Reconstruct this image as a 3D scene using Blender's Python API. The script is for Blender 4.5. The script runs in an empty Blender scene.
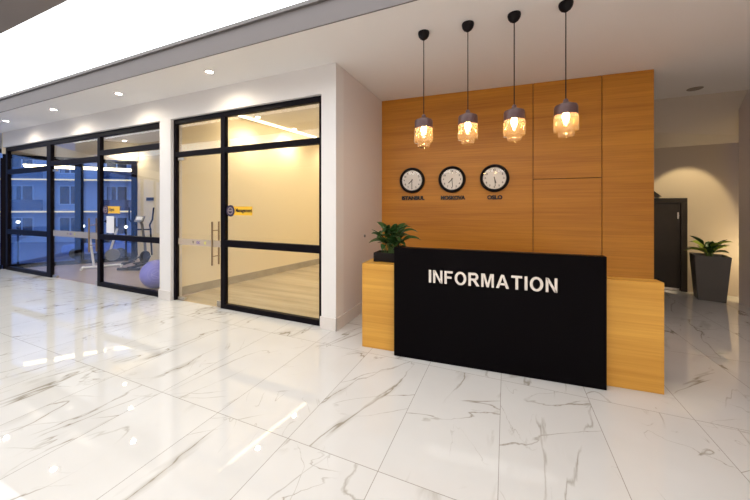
import bpy, bmesh, math, random
from mathutils import Matrix, Vector
random.seed(7)
PI = math.pi
SC = bpy.context.scene
COL = SC.collection

# ------------------------------------------------------------------ camera
cam_d = bpy.data.cameras.new('camera')
cam_d.sensor_width = 36.0
cam_d.lens = 307.0 / 750.0 * 36.0
cam_d.shift_y = -44.0 / 750.0
cam_d.clip_start = 0.05
cam_d.clip_end = 300
cam = bpy.data.objects.new('camera', cam_d)
COL.objects.link(cam)
cam.location = (0, 0, 1.6)
cam.rotation_euler = (PI / 2, 0, math.atan2(.392, .92))
SC.camera = cam

# ------------------------------------------------------------------ world, exposure
SC.view_settings.view_transform = 'Standard'
SC.view_settings.look = 'None'
SC.view_settings.gamma = 1.0
SC.view_settings.use_curve_mapping = False
SC.view_settings.exposure = 0.0
SC.cycles.use_denoising = True
SC.cycles.max_bounces = 10
SC.cycles.diffuse_bounces = 5
SC.cycles.glossy_bounces = 6
SC.cycles.transmission_bounces = 8
SC.cycles.transparent_max_bounces = 24
SC.cycles.sample_clamp_indirect = 6.0
SC.cycles.caustics_reflective = False
SC.cycles.caustics_refractive = False
W = bpy.data.worlds.new('dusk')
SC.world = W
W.use_nodes = True
wn = W.node_tree
wbg = wn.nodes['Background']
wbg.inputs['Color'].default_value = (.19, .36, .92, 1)
wbg.inputs['Strength'].default_value = 1.15

PANEL_L = 2.3        # luminous ceiling
REAR_FILL_L = 8.0         # added fill panel, unseen behind the camera
SPOT_W = 36
GYM_W = 75
MGMT_W = 85
BULB_L = 120

# ------------------------------------------------------------------ material helpers
def nt(name):
    m = bpy.data.materials.new(name)
    m.use_nodes = True
    return m, m.node_tree, m.node_tree.nodes['Principled BSDF']

def P(name, col, rough=.5, metal=0.0, spec=.5, noise=0.0, nscale=20, bump=0.0, bscale=200, coat=0):
    m, t, b = nt(name)
    b.inputs['Base Color'].default_value = (*col, 1)
    b.inputs['Roughness'].default_value = rough
    b.inputs['Metallic'].default_value = metal
    b.inputs['Specular IOR Level'].default_value = spec
    b.inputs['Coat Weight'].default_value = coat
    tc = t.nodes.new('ShaderNodeTexCoord')
    if noise > 0:
        n = t.nodes.new('ShaderNodeTexNoise')
        n.inputs['Scale'].default_value = nscale
        n.inputs['Detail'].default_value = 5
        t.links.new(tc.outputs['Object'], n.inputs['Vector'])
        mx = t.nodes.new('ShaderNodeMix')
        mx.data_type = 'RGBA'
        mx.inputs['A'].default_value = (*[c * (1 - noise) for c in col], 1)
        mx.inputs['B'].default_value = (*[min(1, c * (1 + noise)) for c in col], 1)
        t.links.new(n.outputs['Fac'], mx.inputs['Factor'])
        t.links.new(mx.outputs['Result'], b.inputs['Base Color'])
    if bump > 0:
        n2 = t.nodes.new('ShaderNodeTexNoise')
        n2.inputs['Scale'].default_value = bscale
        t.links.new(tc.outputs['Object'], n2.inputs['Vector'])
        bp = t.nodes.new('ShaderNodeBump')
        bp.inputs['Strength'].default_value = bump
        bp.inputs['Distance'].default_value = .002
        t.links.new(n2.outputs['Fac'], bp.inputs['Height'])
        t.links.new(bp.outputs['Normal'], b.inputs['Normal'])
    return m

def EM(name, col, strength):
    m, t, b = nt(name)
    b.inputs['Base Color'].default_value = (*[min(1, c) for c in col], 1)
    b.inputs['Emission Color'].default_value = (*col, 1)
    b.inputs['Emission Strength'].default_value = strength
    return m

def GLASS(name, tint=(1, 1, 1), ior=1.5, rough=0.0, boost=1.0, opaque=0.0, ocol=(.8, .8, .8)):
    """architectural glass: clear transmission with a Fresnel reflection"""
    m = bpy.data.materials.new(name)
    m.use_nodes = True
    t = m.node_tree
    for n in list(t.nodes):
        t.nodes.remove(n)
    out = t.nodes.new('ShaderNodeOutputMaterial')
    tr = t.nodes.new('ShaderNodeBsdfTransparent')
    tr.inputs['Color'].default_value = (*tint, 1)
    gl = t.nodes.new('ShaderNodeBsdfGlossy')
    gl.inputs['Roughness'].default_value = rough
    fr = t.nodes.new('ShaderNodeFresnel')
    ge = t.nodes.new('ShaderNodeNewGeometry')          # same reflection from either face of the pane
    io = t.nodes.new('ShaderNodeMix')
    io.inputs['A'].default_value = ior
    io.inputs['B'].default_value = 1.0 / ior
    t.links.new(ge.outputs['Backfacing'], io.inputs['Factor'])
    t.links.new(io.outputs['Result'], fr.inputs['IOR'])
    mu = t.nodes.new('ShaderNodeMath')
    mu.operation = 'MULTIPLY'
    mu.use_clamp = True
    mu.inputs[1].default_value = boost
    t.links.new(fr.outputs[0], mu.inputs[0])
    mx = t.nodes.new('ShaderNodeMixShader')
    t.links.new(mu.outputs[0], mx.inputs[0])
    src = tr.outputs[0]
    if opaque > 0:
        di = t.nodes.new('ShaderNodeBsdfDiffuse')
        di.inputs['Color'].default_value = (*ocol, 1)
        tl = t.nodes.new('ShaderNodeBsdfTranslucent')
        tl.inputs['Color'].default_value = (*ocol, 1)
        m3 = t.nodes.new('ShaderNodeMixShader')
        t.links.new(di.outputs[0], m3.inputs[1])
        t.links.new(tl.outputs[0], m3.inputs[2])
        m2 = t.nodes.new('ShaderNodeMixShader')
        m2.inputs[0].default_value = opaque
        t.links.new(tr.outputs[0], m2.inputs[1])
        t.links.new(m3.outputs[0], m2.inputs[2])
        src = m2.outputs[0]
    t.links.new(src, mx.inputs[1])
    t.links.new(gl.outputs[0], mx.inputs[2])
    t.links.new(mx.outputs[0], out.inputs['Surface'])
    return m

def WOOD(name, dark, light, rough=.38, axis_scale=(.9, 40, 40), sheen=.4):
    m, t, b = nt(name)
    tc = t.nodes.new('ShaderNodeTexCoord')
    mp = t.nodes.new('ShaderNodeMapping')
    mp.inputs['Scale'].default_value = axis_scale
    t.links.new(tc.outputs['Object'], mp.inputs['Vector'])
    n1 = t.nodes.new('ShaderNodeTexNoise')
    n1.inputs['Scale'].default_value = 1.0
    n1.inputs['Detail'].default_value = 6
    n1.inputs['Roughness'].default_value = .65
    n1.inputs['Distortion'].default_value = .25
    t.links.new(mp.outputs[0], n1.inputs['Vector'])
    mp2 = t.nodes.new('ShaderNodeMapping')
    mp2.inputs['Scale'].default_value = (.35, 5, 5)
    t.links.new(tc.outputs['Object'], mp2.inputs['Vector'])
    n2 = t.nodes.new('ShaderNodeTexNoise')
    n2.inputs['Scale'].default_value = 1.0
    n2.inputs['Detail'].default_value = 2
    t.links.new(mp2.outputs[0], n2.inputs['Vector'])
    ad = t.nodes.new('ShaderNodeMath')
    ad.operation = 'MULTIPLY_ADD'
    ad.inputs[1].default_value = .5
    t.links.new(n2.outputs['Fac'], ad.inputs[0])
    hm = t.nodes.new('ShaderNodeMath')
    hm.operation = 'MULTIPLY'
    hm.inputs[1].default_value = .5
    t.links.new(n1.outputs['Fac'], hm.inputs[0])
    t.links.new(hm.outputs[0], ad.inputs[2])
    rp = t.nodes.new('ShaderNodeValToRGB')
    rp.color_ramp.elements[0].position = .34
    rp.color_ramp.elements[0].color = (*dark, 1)
    rp.color_ramp.elements[1].position = .62
    rp.color_ramp.elements[1].color = (*light, 1)
    t.links.new(ad.outputs[0], rp.inputs[0])
    t.links.new(rp.outputs[0], b.inputs['Base Color'])
    b.inputs['Roughness'].default_value = rough
    b.inputs['Specular IOR Level'].default_value = sheen
    return m

def MARBLE(name, ox=-.04, oy=1.71, tx=.67, ty=1.34):
    m, t, b = nt(name)
    N, L = t.nodes, t.links
    tc = N.new('ShaderNodeTexCoord')
    sp = N.new('ShaderNodeSeparateXYZ')
    L.new(tc.outputs['Object'], sp.inputs[0])

    def M(op, a, c=None, d=None, clamp=False):
        n = N.new('ShaderNodeMath')
        n.operation = op
        n.use_clamp = clamp
        for i, v in enumerate((a, c, d)):
            if v is None:
                continue
            if isinstance(v, (int, float)):
                n.inputs[i].default_value = v
            else:
                L.new(v, n.inputs[i])
        return n.outputs[0]
    u = M('DIVIDE', M('SUBTRACT', sp.outputs[0], ox), tx)
    v = M('DIVIDE', M('SUBTRACT', sp.outputs[1], oy), ty)
    iu, iv = M('FLOOR', u), M('FLOOR', v)
    fu, fv = M('FRACT', u), M('FRACT', v)
    du = M('MULTIPLY', M('SUBTRACT', .5, M('ABSOLUTE', M('SUBTRACT', fu, .5))), tx)
    dv = M('MULTIPLY', M('SUBTRACT', .5, M('ABSOLUTE', M('SUBTRACT', fv, .5))), ty)
    grout = M('LESS_THAN', M('MINIMUM', du, dv), .0022)
    cid = N.new('ShaderNodeCombineXYZ')
    L.new(iu, cid.inputs[0])
    L.new(iv, cid.inputs[1])
    wnz = N.new('ShaderNodeTexWhiteNoise')
    wnz.noise_dimensions = '2D'
    L.new(cid.outputs[0], wnz.inputs['Vector'])
    vs = N.new('ShaderNodeVectorMath')
    vs.operation = 'MULTIPLY_ADD'
    vs.inputs[1].default_value = (17, 23, 9)
    L.new(wnz.outputs['Color'], vs.inputs[0])
    L.new(tc.outputs['Object'], vs.inputs[2])

    def vein(rot, scl, noise_scale, width, mlo, mhi, seed, dist):
        mp = N.new('ShaderNodeMapping')
        mp.inputs['Location'].default_value = (seed, seed * 1.7, seed * .3)
        mp.inputs['Scale'].default_value = scl
        mr0 = N.new('ShaderNodeMapping')
        mr0.inputs['Rotation'].default_value = (0, 0, rot)
        L.new(vs.outputs[0], mr0.inputs['Vector'])
        L.new(mr0.outputs[0], mp.inputs['Vector'])
        n = N.new('ShaderNodeTexNoise')
        n.inputs['Scale'].default_value = noise_scale
        n.inputs['Detail'].default_value = 7
        n.inputs['Roughness'].default_value = .45
        n.inputs['Distortion'].default_value = dist
        L.new(mp.outputs[0], n.inputs['Vector'])
        d = M('ABSOLUTE', M('SUBTRACT', n.outputs['Fac'], .5))
        line = M('SUBTRACT', 1.0, M('DIVIDE', d, width), clamp=True)
        k = N.new('ShaderNodeTexNoise')
        k.inputs['Scale'].default_value = noise_scale * 1.1
        k.inputs['Detail'].default_value = 2
        mp2 = N.new('ShaderNodeMapping')
        mp2.inputs['Location'].default_value = (seed + 5, 3, 1)
        L.new(vs.outputs[0], mp2.inputs['Vector'])
        L.new(mp2.outputs[0], k.inputs['Vector'])
        mr = N.new('ShaderNodeMapRange')
        mr.inputs['From Min'].default_value = mlo
        mr.inputs['From Max'].default_value = mhi
        L.new(k.outputs['Fac'], mr.inputs['Value'])
        return M('MULTIPLY', line, mr.outputs[0])
    v1 = vein(.22, (1.5, .42, 1), 1.15, .0075, .44, .58, 1.3, .45)
    v2 = vein(1.05, (1.6, .45, 1), 1.25, .0060, .48, .60, 7.9, .7)
    v3 = vein(-.5, (1.6, .7, 1), 1.9, .0055, .55, .66, 3.1, .6)
    band = vein(.22, (1.5, .42, 1), 1.15, .034, .55, .66, 1.3, .45)
    vv = M('MAXIMUM', M('MAXIMUM', M('MULTIPLY', v1, .9), M('MULTIPLY', v2, .8)),
           M('MAXIMUM', M('MULTIPLY', v3, .6), M('MULTIPLY', band, .42)))
    cl = N.new('ShaderNodeTexNoise')
    cl.inputs['Scale'].default_value = 2.2
    cl.inputs['Detail'].default_value = 4
    L.new(vs.outputs[0], cl.inputs['Vector'])
    base = N.new('ShaderNodeMix')
    base.data_type = 'RGBA'
    base.inputs['A'].default_value = (.60, .59, .575, 1)
    base.inputs['B'].default_value = (.68, .675, .665, 1)
    L.new(cl.outputs['Fac'], base.inputs['Factor'])
    m1 = N.new('ShaderNodeMix')
    m1.data_type = 'RGBA'
    m1.inputs['B'].default_value = (.24, .205, .15, 1)
    L.new(vv, m1.inputs['Factor'])
    L.new(base.outputs['Result'], m1.inputs['A'])
    m2 = N.new('ShaderNodeMix')
    m2.data_type = 'RGBA'
    m2.inputs['B'].default_value = (.33, .31, .28, 1)
    L.new(grout, m2.inputs['Factor'])
    L.new(m1.outputs['Result'], m2.inputs['A'])
    L.new(m2.outputs['Result'], b.inputs['Base Color'])
    b.inputs['Roughness'].default_value = .02
    b.inputs['Specular IOR Level'].default_value = .5
    return m

M_floor = MARBLE('polished_marble_tile')
M_white = P('white_paint', (.78, .76, .75), .55, bump=.05)
M_ceil = P('ceiling_paint', (.88, .86, .84), .7, bump=.04)
M_taupe = P('taupe_ceiling_border', (.20, .18, .178), .7, spec=.2)
M_shadowgap = P('gap_shade', (.16, .145, .14), .6)  # dark colour painted for the shade in the gap beside the panel
M_side = P('side_wall_paint', (.74, .70, .69), .55, bump=.05)
M_cream = P('cream_paint', (.86, .76, .56), .6, bump=.04)
M_gymwall = P('gym_wall_paint', (.80, .70, .52), .6, bump=.04)
M_back = P('beige_corridor_paint', (.48, .40, .31), .6, bump=.04)
M_slope = P('beige_ceiling_paint', (.60, .53, .45), .7)
M_mauve = P('mauve_wall_paint', (.76, .65, .61), .6, bump=.04)
M_rear = P('rear_wall_paint', (.70, .62, .54), .6)
M_baseb = P('stone_baseboard', (.72, .68, .65), .3, noise=.06, nscale=6)
M_beigebase = P('grey_stone_baseboard', (.42, .37, .28), .35, noise=.25, nscale=5)
M_mfloor = WOOD('beige_plank_floor', (.36, .29, .19), (.52, .44, .31), .25, (.8, 12, 12))
M_gfloor = P('brown_gym_floor', (.36, .27, .23), .35, noise=.12, nscale=6)
M_frame = P('black_aluminium', (.005, .0035, .006), .45, spec=.08)
M_bronze = P('bronze_handle', (.34, .26, .17), .3, 1.0)
M_steel = P('brushed_steel', (.62, .58, .52), .3, 1.0)
M_glass = GLASS('clear_glass', (.985, .99, .985))
M_glass_out = GLASS('facade_glass', (.92, .96, .98), boost=1.15)
M_frost = GLASS('frosted_strip_film', (.95, .93, .92), rough=.3, opaque=.5, ocol=(.66, .62, .60))
M_wood = WOOD('oak_veneer', (.41, .150, .013), (.62, .268, .030))
M_wood_lit = WOOD('lit_oak_veneer', (.50, .235, .030), (.68, .36, .062))  # same oak as the wall, brightened as if more strongly lit
M_black = P('black_gloss_panel', (.0022, .0015, .0022), .30, spec=.05)
M_blackm = P('black_matte', (.007, .005, .006), .5, spec=.2)
M_chrome = P('chrome_letter', (.72, .69, .66), .12, 1.0)
M_letter = P('black_letter', (.02, .012, .010), .4)
M_dial = P('clock_dial', (.90, .88, .85), .5)
M_num = P('dial_numeral', (.06, .05, .05), .5)
M_lens = GLASS('clock_lens', (1, 1, 1))
M_cap = P('smoked_brown_cap', (.10, .052, .05), .3, .2)
M_socket = P('brass_socket', (.7, .45, .2), .3, 1.0)
M_amber = GLASS('amber_glass', (1.0, .90, .70), boost=1.6, rough=.04, opaque=.10, ocol=(1.0, .82, .55))
M_bulb = EM('warm_bulb', (1.0, .66, .30), BULB_L)
M_panel = EM('luminous_panel', (.93, .97, 1.0), PANEL_L)
M_fill_r = EM('rear_fill_panel', (1.0, .95, .88), REAR_FILL_L)
M_lens_on = EM('downlight_lens', (1.0, .90, .74), 110)
M_lens_off = P('unlit_downlight', (.30, .25, .20), .4)
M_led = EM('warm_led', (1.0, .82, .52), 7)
M_streak = EM('led_streak', (1.0, .74, .34), 1.1)
M_yellow = P('yellow_sign', (.86, .50, .03), .4)
M_embl = P('emblem_mark', (.30, .24, .25), .5)
M_navy = P('dark_emblem', (.03, .02, .06), .4)
M_paper = P('white_paper', (.80, .80, .84), .6)
M_purple = P('purple_print', (.10, .06, .35), .5)
M_lime = P('lime_print', (.55, .55, .05), .5)
M_leaf = P('dark_leaf', (.024, .075, .016), .35, noise=.5, nscale=9)
M_leaf_lit = P('lit_leaf', (.28, .38, .04), .35, noise=.5, nscale=7)  # leaf green lightened to paint the warm light falling on it
M_stem = P('leaf_stem', (.07, .14, .03), .5)
M_soil = P('soil', (.03, .02, .015), .9, noise=.4, nscale=40)
M_pot = P('anthracite_planter', (.085, .075, .066), .35, noise=.08, nscale=4)
M_doord = P('dark_wenge_door', (.022, .016, .012), .4, noise=.25, nscale=10, spec=.3)
M_ball = P('violet_rubber', (.24, .22, .72), .35)
M_ball2 = P('ball_print', (.42, .40, .86), .4)
M_grey = P('grey_plastic', (.20, .20, .21), .4)
M_bldg = P('pale_render', (.62, .63, .68), .8, noise=.06, nscale=1)
M_bwin = P('dark_window_pane', (.015, .02, .035), .15, spec=.25)
M_bframe = P('white_window_frame', (.85, .85, .86), .5)
M_curt = P('pale_curtain', (.45, .45, .48), .8)
M_rail = P('balcony_glass', (.05, .08, .15), .12)
M_asph = P('asphalt', (.10, .14, .26), .6, noise=.2, nscale=2)
M_car = P('pale_blue_car_paint', (.35, .45, .75), .2, .2, coat=1)
M_tyre = P('tyre', (.02, .02, .02), .8)
M_globe = EM('lamp_globe', (1.0, .93, .82), 6)

# ------------------------------------------------------------------ mesh helpers
def bm_():
    return bmesh.new()

def box(bm, x0, x1, y0, y1, z0, z1, mat=None):
    vs = [bm.verts.new(p) for p in ((x0, y0, z0), (x1, y0, z0), (x1, y1, z0), (x0, y1, z0),
                                    (x0, y0, z1), (x1, y0, z1), (x1, y1, z1), (x0, y1, z1))]
    if mat is not None:
        for v in vs:
            v.co = mat @ v.co
    for f in ((0, 3, 2, 1), (4, 5, 6, 7), (0, 1, 5, 4), (1, 2, 6, 5), (2, 3, 7, 6), (3, 0, 4, 7)):
        bm.faces.new([vs[i] for i in f])
    return vs

def prism(bm, pts, z0, z1):
    a = [bm.verts.new((x, y, z0)) for x, y in pts]
    c = [bm.verts.new((x, y, z1)) for x, y in pts]
    n = len(pts)
    bm.faces.new(list(reversed(a)))
    bm.faces.new(c)
    for i in range(n):
        bm.faces.new((a[i], a[(i + 1) % n], c[(i + 1) % n], c[i]))

def wall_seg(bm, p, q, th, z0, z1):
    """vertical slab from p to q, thickness th to the left of p->q"""
    d = Vector((q[0] - p[0], q[1] - p[1])).normalized()
    n = Vector((-d.y, d.x)) * th
    prism(bm, [(p[0], p[1]), (q[0], q[1]), (q[0] + n.x, q[1] + n.y), (p[0] + n.x, p[1] + n.y)], z0, z1)

def lathe(bm, prof, c=(0, 0, 0), seg=32, mat=None, cap=True):
    rings = []
    for r, z in prof:
        ring = []
        for i in range(seg):
            a = 2 * PI * i / seg
            co = Vector((c[0] + r * math.cos(a), c[1] + r * math.sin(a), c[2] + z))
            ring.append(bm.verts.new(mat @ co if mat is not None else co))
        rings.append(ring)
    for j in range(len(rings) - 1):
        for i in range(seg):
            bm.faces.new((rings[j][i], rings[j][(i + 1) % seg], rings[j + 1][(i + 1) % seg], rings[j + 1][i]))
    if cap:
        if prof[0][0] > 1e-4:
            bm.faces.new(list(reversed(rings[0])))
        if prof[-1][0] > 1e-4:
            bm.faces.new(rings[-1])

def tube(bm, pts, rad, seg=10):
    pts = [Vector(p) for p in pts]
    if isinstance(rad, (int, float)):
        rad = [rad] * len(pts)
    rings = []
    up = Vector((0, 0, 1))
    for i, p in enumerate(pts):
        d = (pts[min(i + 1, len(pts) - 1)] - pts[max(i - 1, 0)]).normalized()
        a = d.cross(up)
        if a.length < 1e-3:
            a = d.cross(Vector((1, 0, 0)))
        a.normalize()
        b = d.cross(a).normalized()
        rings.append([bm.verts.new(p + (a * math.cos(2 * PI * k / seg) + b * math.sin(2 * PI * k / seg)) * rad[i])
                      for k in range(seg)])
    for j in range(len(rings) - 1):
        for i in range(seg):
            bm.faces.new((rings[j][i], rings[j][(i + 1) % seg], rings[j + 1][(i + 1) % seg], rings[j + 1][i]))
    bm.faces.new(list(reversed(rings[0])))
    bm.faces.new(rings[-1])

def sphere(bm, c, r, sx=1, sy=1, sz=1, seg=24):
    mt = Matrix.Translation(c) @ Matrix.Diagonal((r * sx, r * sy, r * sz, 1))
    bmesh.ops.create_uvsphere(bm, u_segments=seg, v_segments=seg // 2, radius=1, matrix=mt)

def obj(name, bm, mat, parent=None, smooth=False, bevel=0.0, loc=None):
    bmesh.ops.recalc_face_normals(bm, faces=bm.faces)
    me = bpy.data.meshes.new(name)
    bm.to_mesh(me)
    bm.free()
    me.materials.append(mat)
    o = bpy.data.objects.new(name, me)
    COL.objects.link(o)
    if smooth:
        for p in me.polygons:
            p.use_smooth = True
        es = o.modifiers.new('edge', 'EDGE_SPLIT')
        es.split_angle = math.radians(42)
    if bevel > 0:
        bv = o.modifiers.new('bevel', 'BEVEL')
        bv.width = bevel
        bv.segments = 2
        bv.limit_method = 'ANGLE'
    if parent is not None:
        o.parent = parent
    if loc is not None:
        o.location = loc
    return o

def tag(o, label=None, cat=None, group=None, kind=None):
    if label:
        o['label'] = label
    if cat:
        o['category'] = cat
    if group:
        o['group'] = group
    if kind:
        o['kind'] = kind
    return o

def thing(name, label, cat, loc=(0, 0, 0), rz=0, group=None):
    o = bpy.data.objects.new(name, None)
    o.empty_display_size = .1
    COL.objects.link(o)
    o.location = loc
    o.rotation_euler = (0, 0, rz)
    return tag(o, label, cat, group)

def struct(name, bm, mat, **k):
    return tag(obj(name, bm, mat, **k), kind='structure')

def sroot(name, loc=(0, 0, 0), rz=0):
    o = bpy.data.objects.new(name, None)
    o.empty_display_size = .1
    COL.objects.link(o)
    o.location = loc
    o.rotation_euler = (0, 0, rz)
    return tag(o, kind='structure')

def copy_tree(o, parent=None, loc=None, rz=None):
    c = o.copy()
    COL.objects.link(c)
    if parent is not None:
        c.parent = parent
    if loc is not None:
        c.location = loc
    if rz is not None:
        c.rotation_euler = (0, 0, rz)
    for ch in list(o.children):
        copy_tree(ch, c)
    return c

def text_bm(txt, width=None, height=None, ext=.01, bold=.0, space=1.0):
    """text as a bmesh: x across, z up, -y towards the reader; origin at its lower left corner"""
    cu = bpy.data.curves.new('lettering', 'FONT')
    cu.body = txt
    cu.size = 1.0
    cu.extrude = .05
    cu.offset = bold
    cu.space_character = space
    cu.resolution_u = 6
    to = bpy.data.objects.new('lettering', cu)
    COL.objects.link(to)
    dg = bpy.context.evaluated_depsgraph_get()
    me = bpy.data.meshes.new_from_object(to.evaluated_get(dg))
    bm = bm_()
    bm.from_mesh(me)
    bpy.data.objects.remove(to)
    bpy.data.curves.remove(cu)
    bpy.data.meshes.remove(me)
    bmesh.ops.remove_doubles(bm, verts=bm.verts, dist=1e-5)
    xs = [v.co.x for v in bm.verts]
    ys = [v.co.y for v in bm.verts]
    zs = [v.co.z for v in bm.verts]
    w, h, d = max(xs) - min(xs), max(ys) - min(ys), max(zs) - min(zs)
    sx = width / w if width else height / h
    sy = height / h if height else sx
    x0, y0, z0 = min(xs), min(ys), min(zs)
    for v in bm.verts:
        x, y, z = v.co
        v.co = ((x - x0) * sx, -(z - z0) / d * ext, (y - y0) * sy)
    return bm

def islands(bm):
    seen, out = set(), []
    for v in bm.verts:
        if v in seen:
            continue
        st, isl = [v], []
        seen.add(v)
        while st:
            a = st.pop()
            isl.append(a)
            for e in a.link_edges:
                b = e.other_vert(a)
                if b not in seen:
                    seen.add(b)
                    st.append(b)
        out.append(isl)
    return out

def sub_bm(bm, verts):
    vs = set(verts)
    nb = bm_()
    mp = {v: nb.verts.new(v.co) for v in vs}
    for f in bm.faces:
        if f.verts[0] in vs:
            nb.faces.new([mp[v] for v in f.verts])
    return nb

def move(bm, dx=0, dy=0, dz=0):
    for v in bm.verts:
        v.co += Vector((dx, dy, dz))
    return bm

def spot(name, loc, w, col=(1, .86, .66), angle=95, blend=.8, target=None, radius=.04):
    l = bpy.data.lights.new(name, 'SPOT')
    l.energy = w
    l.color = col
    l.spot_size = math.radians(angle)
    l.spot_blend = blend
    l.shadow_soft_size = radius
    o = bpy.data.objects.new(name, l)
    COL.objects.link(o)
    o.location = loc
    if target is not None:
        o.rotation_euler = (Vector(target) - Vector(loc)).to_track_quat('-Z', 'Y').to_euler()
    return o

def point(name, loc, w, col=(1, .82, .58), radius=.06):
    l = bpy.data.lights.new(name, 'POINT')
    l.energy = w
    l.color = col
    l.shadow_soft_size = radius
    o = bpy.data.objects.new(name, l)
    COL.objects.link(o)
    o.location = loc
    return o

ZC = 3.44             # ceiling height
YW = 3.42             # front of the glazed wall
YG = 3.47             # front of the black frames
def fx(y):            # the facade line
    return -11.75 + (y - 3.5) * .805

# ------------------------------------------------------------------ structure: floors
b = bm_()
prism(b, [(fx(-5), -5), (4.6, -5), (4.6, 8), (-2.1, 8), (-2.1, 3.5), (fx(3.5), 3.5)], -.1, 0)
struct('floor', b, M_floor)
b = bm_()
prism(b, [(fx(3.5), 3.5), (-5.25, 3.5), (-5.25, 5.75), (fx(5.75), 5.75)], -.1, 0)
struct('floor_gym', b, M_gfloor)
b = bm_()
prism(b, [(-5.25, 3.5), (-2.1, 3.5), (-2.1, 8.2), (-5.25, 8.2)], -.1, 0)
struct('floor_management', b, M_mfloor)

# ceiling with the tray recess left open
TY0, TY1, TX1 = 1.45, 2.68, 1.3
b = bm_()
prism(b, [(fx(TY1), TY1), (4.6, TY1), (4.6, 8.2), (-5.25, 8.2), (-5.25, 5.75), (fx(5.75), 5.75)], ZC, ZC + .12)
prism(b, [(TX1, -1.6), (4.6, -1.6), (4.6, TY1), (TX1, TY1)], ZC, ZC + .12)
prism(b, [(fx(-5), -5), (4.6, -5), (4.6, -3.0), (fx(-3.0), -3.0)], ZC, ZC + .12)
prism(b, [(fx(-1.6), -1.6), (TX1, -1.6), (TX1, -.60), (fx(-.60), -.60)], ZC, ZC + .12)
prism(b, [(fx(-3.0), -3.0), (-3.0, -3.0), (-3.0, -1.6), (fx(-1.6), -1.6)], ZC, ZC + .12)
prism(b, [(3.4, -3.0), (4.6, -3.0), (4.6, -1.6), (3.4, -1.6)], ZC, ZC + .12)
struct('ceiling', b, M_ceil)
b = bm_()
prism(b, [(fx(.84), .84), (TX1, .84), (TX1, TY0), (fx(TY0), TY0)], ZC, ZC + .12)
struct('ceiling_border', b, M_taupe)
b = bm_()
box(b, fx(TY1), TX1, TY1 - .018, TY1 - .001, ZC + .001, ZC + .30)
struct('trim_1', b, M_taupe)
b = bm_()
box(b, fx(TY0), TX1, TY0 - .02, TY0, ZC + .125, ZC + .30)
struct('trim_2', b, M_taupe)
b = bm_()
box(b, fx(TY1), TX1, TY1 - .05, TY1 - .0185, ZC + .235, ZC + .275)
struct('trim_3', b, M_shadowgap)
b = bm_()
box(b, TX1 - .02, TX1 - .001, TY0 + .001, TY1 - .06, ZC + .001, ZC + .279)
struct('trim_4', b, M_taupe)
b = bm_()
prism(b, [(fx(TY0), TY0), (TX1, TY0), (TX1, TY1 - .02), (fx(TY1), TY1 - .02)], ZC + .28, ZC + .33)
tag(obj('luminous_ceiling_panel', b, M_panel), 'long glowing white ceiling panel recessed in the lobby ceiling', 'ceiling light')
b = bm_()
prism(b, [(fx(-.6), -.6), (TX1, -.6), (TX1, .84), (fx(.84), .84)], ZC + .13, ZC + .18)
tag(obj('luminous_ceiling_panel', b, M_panel), 'second glowing white ceiling panel, nearer the viewer and mirrored in the glass fronts', 'ceiling light')
b = bm_()
box(b, -3.0, 3.4, -3.0, -1.6, ZC, ZC + .05)  # unseen panel, added as fill light for the lobby
tag(obj('luminous_ceiling_panel', b, M_fill_r), 'added warm glowing fill panel, unseen in the ceiling behind the viewer', 'ceiling light')

# glazed front wall: lintel and pilasters
b = bm_()
box(b, -11.6, -2.0, YW, YW + .2, 3.07, ZC - .001)
box(b, -5.50, -5.215, YW, YW + .2, 0, 3.07)
box(b, -2.22, -2.0, YW, YW + .2, 0, 3.07)
struct('wall_front', b, M_white)
b = bm_()
box(b, -5.515, -5.20, YW - .015, YW, 0, .16)
box(b, -2.235, -1.985, YW - .015, YW, 0, .16)
struct('baseboard_front', b, M_baseb, bevel=.004)
# white side wall
b = bm_()
box(b, -2.1, -2.0, YW + .2, 8.0, 0, ZC - .001)
struct('wall_side', b, M_side)
b = bm_()
box(b, -2.0, -1.985, YW - .015, 5.0, 0, .16)
struct('baseboard_side', b, M_baseb, bevel=.004)

# wood feature wall
WA = math.atan(.068)
wf = sroot('wall_feature', (-2.0, 5.0, 0), WA)
LW = 3.84
b = bm_()
box(b, 0.02, LW - .02, .02, .2, 0, ZC - .001)
obj('backing', b, M_blackm, wf)
for (x0, x1, z0, z1) in ((0, 2.377, 0, ZC - .002), (2.385, 3.247, 0, 1.996), (2.385, 3.247, 2.004, ZC - .002), (3.255, LW, 0, ZC - .002)):
    b = bm_()
    box(b, x0, x1, 0, .03, z0, z1)
    obj('wood_panel', b, M_wood, wf, bevel=.003)
b = bm_()
box(b, LW - .02, LW, .03, .2, 0, ZC - .002)
obj('end_panel', b, M_wood, wf)

# back corridor
def ybk(x):
    return 7.62 - .12 * (x - 2.77)
b = bm_()
wall_seg(b, (4.6, ybk(4.6)), (-2.0, ybk(-2.0)), -.15, 0, ZC - .001)
struct('wall_back', b, M_back)
b = bm_()
x0, x1 = -1.99, 4.6
v = [b.verts.new(p) for p in ((x0, 6.78, ZC - .001), (x1, 6.78, ZC - .001), (x1, ybk(x1), 2.72), (x0, ybk(x0), 2.72),
                              (x1, ybk(x1), ZC - .001), (x0, ybk(x0), ZC - .001))]
for f in ((0, 1, 2, 3), (3, 2, 4, 5), (0, 5, 4, 1), (0, 3, 5), (1, 4, 2)):
    b.faces.new([v[i] for i in f])
struct('ceiling_slope', b, M_slope)
b = bm_()
box(b, 3.53, 3.75, -5, 7.0, 0, ZC - .001)
struct('wall_right', b, M_mauve)
b = bm_()
box(b, 4.5, 4.6, 5, 7.6, 0, ZC - .001)
struct('wall_corridor', b, M_back)
b = bm_()
wall_seg(b, (4.6, -5), (fx(-5), -5), .15, 0, ZC - .001)
struct('wall_rear', b, M_rear)

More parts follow.
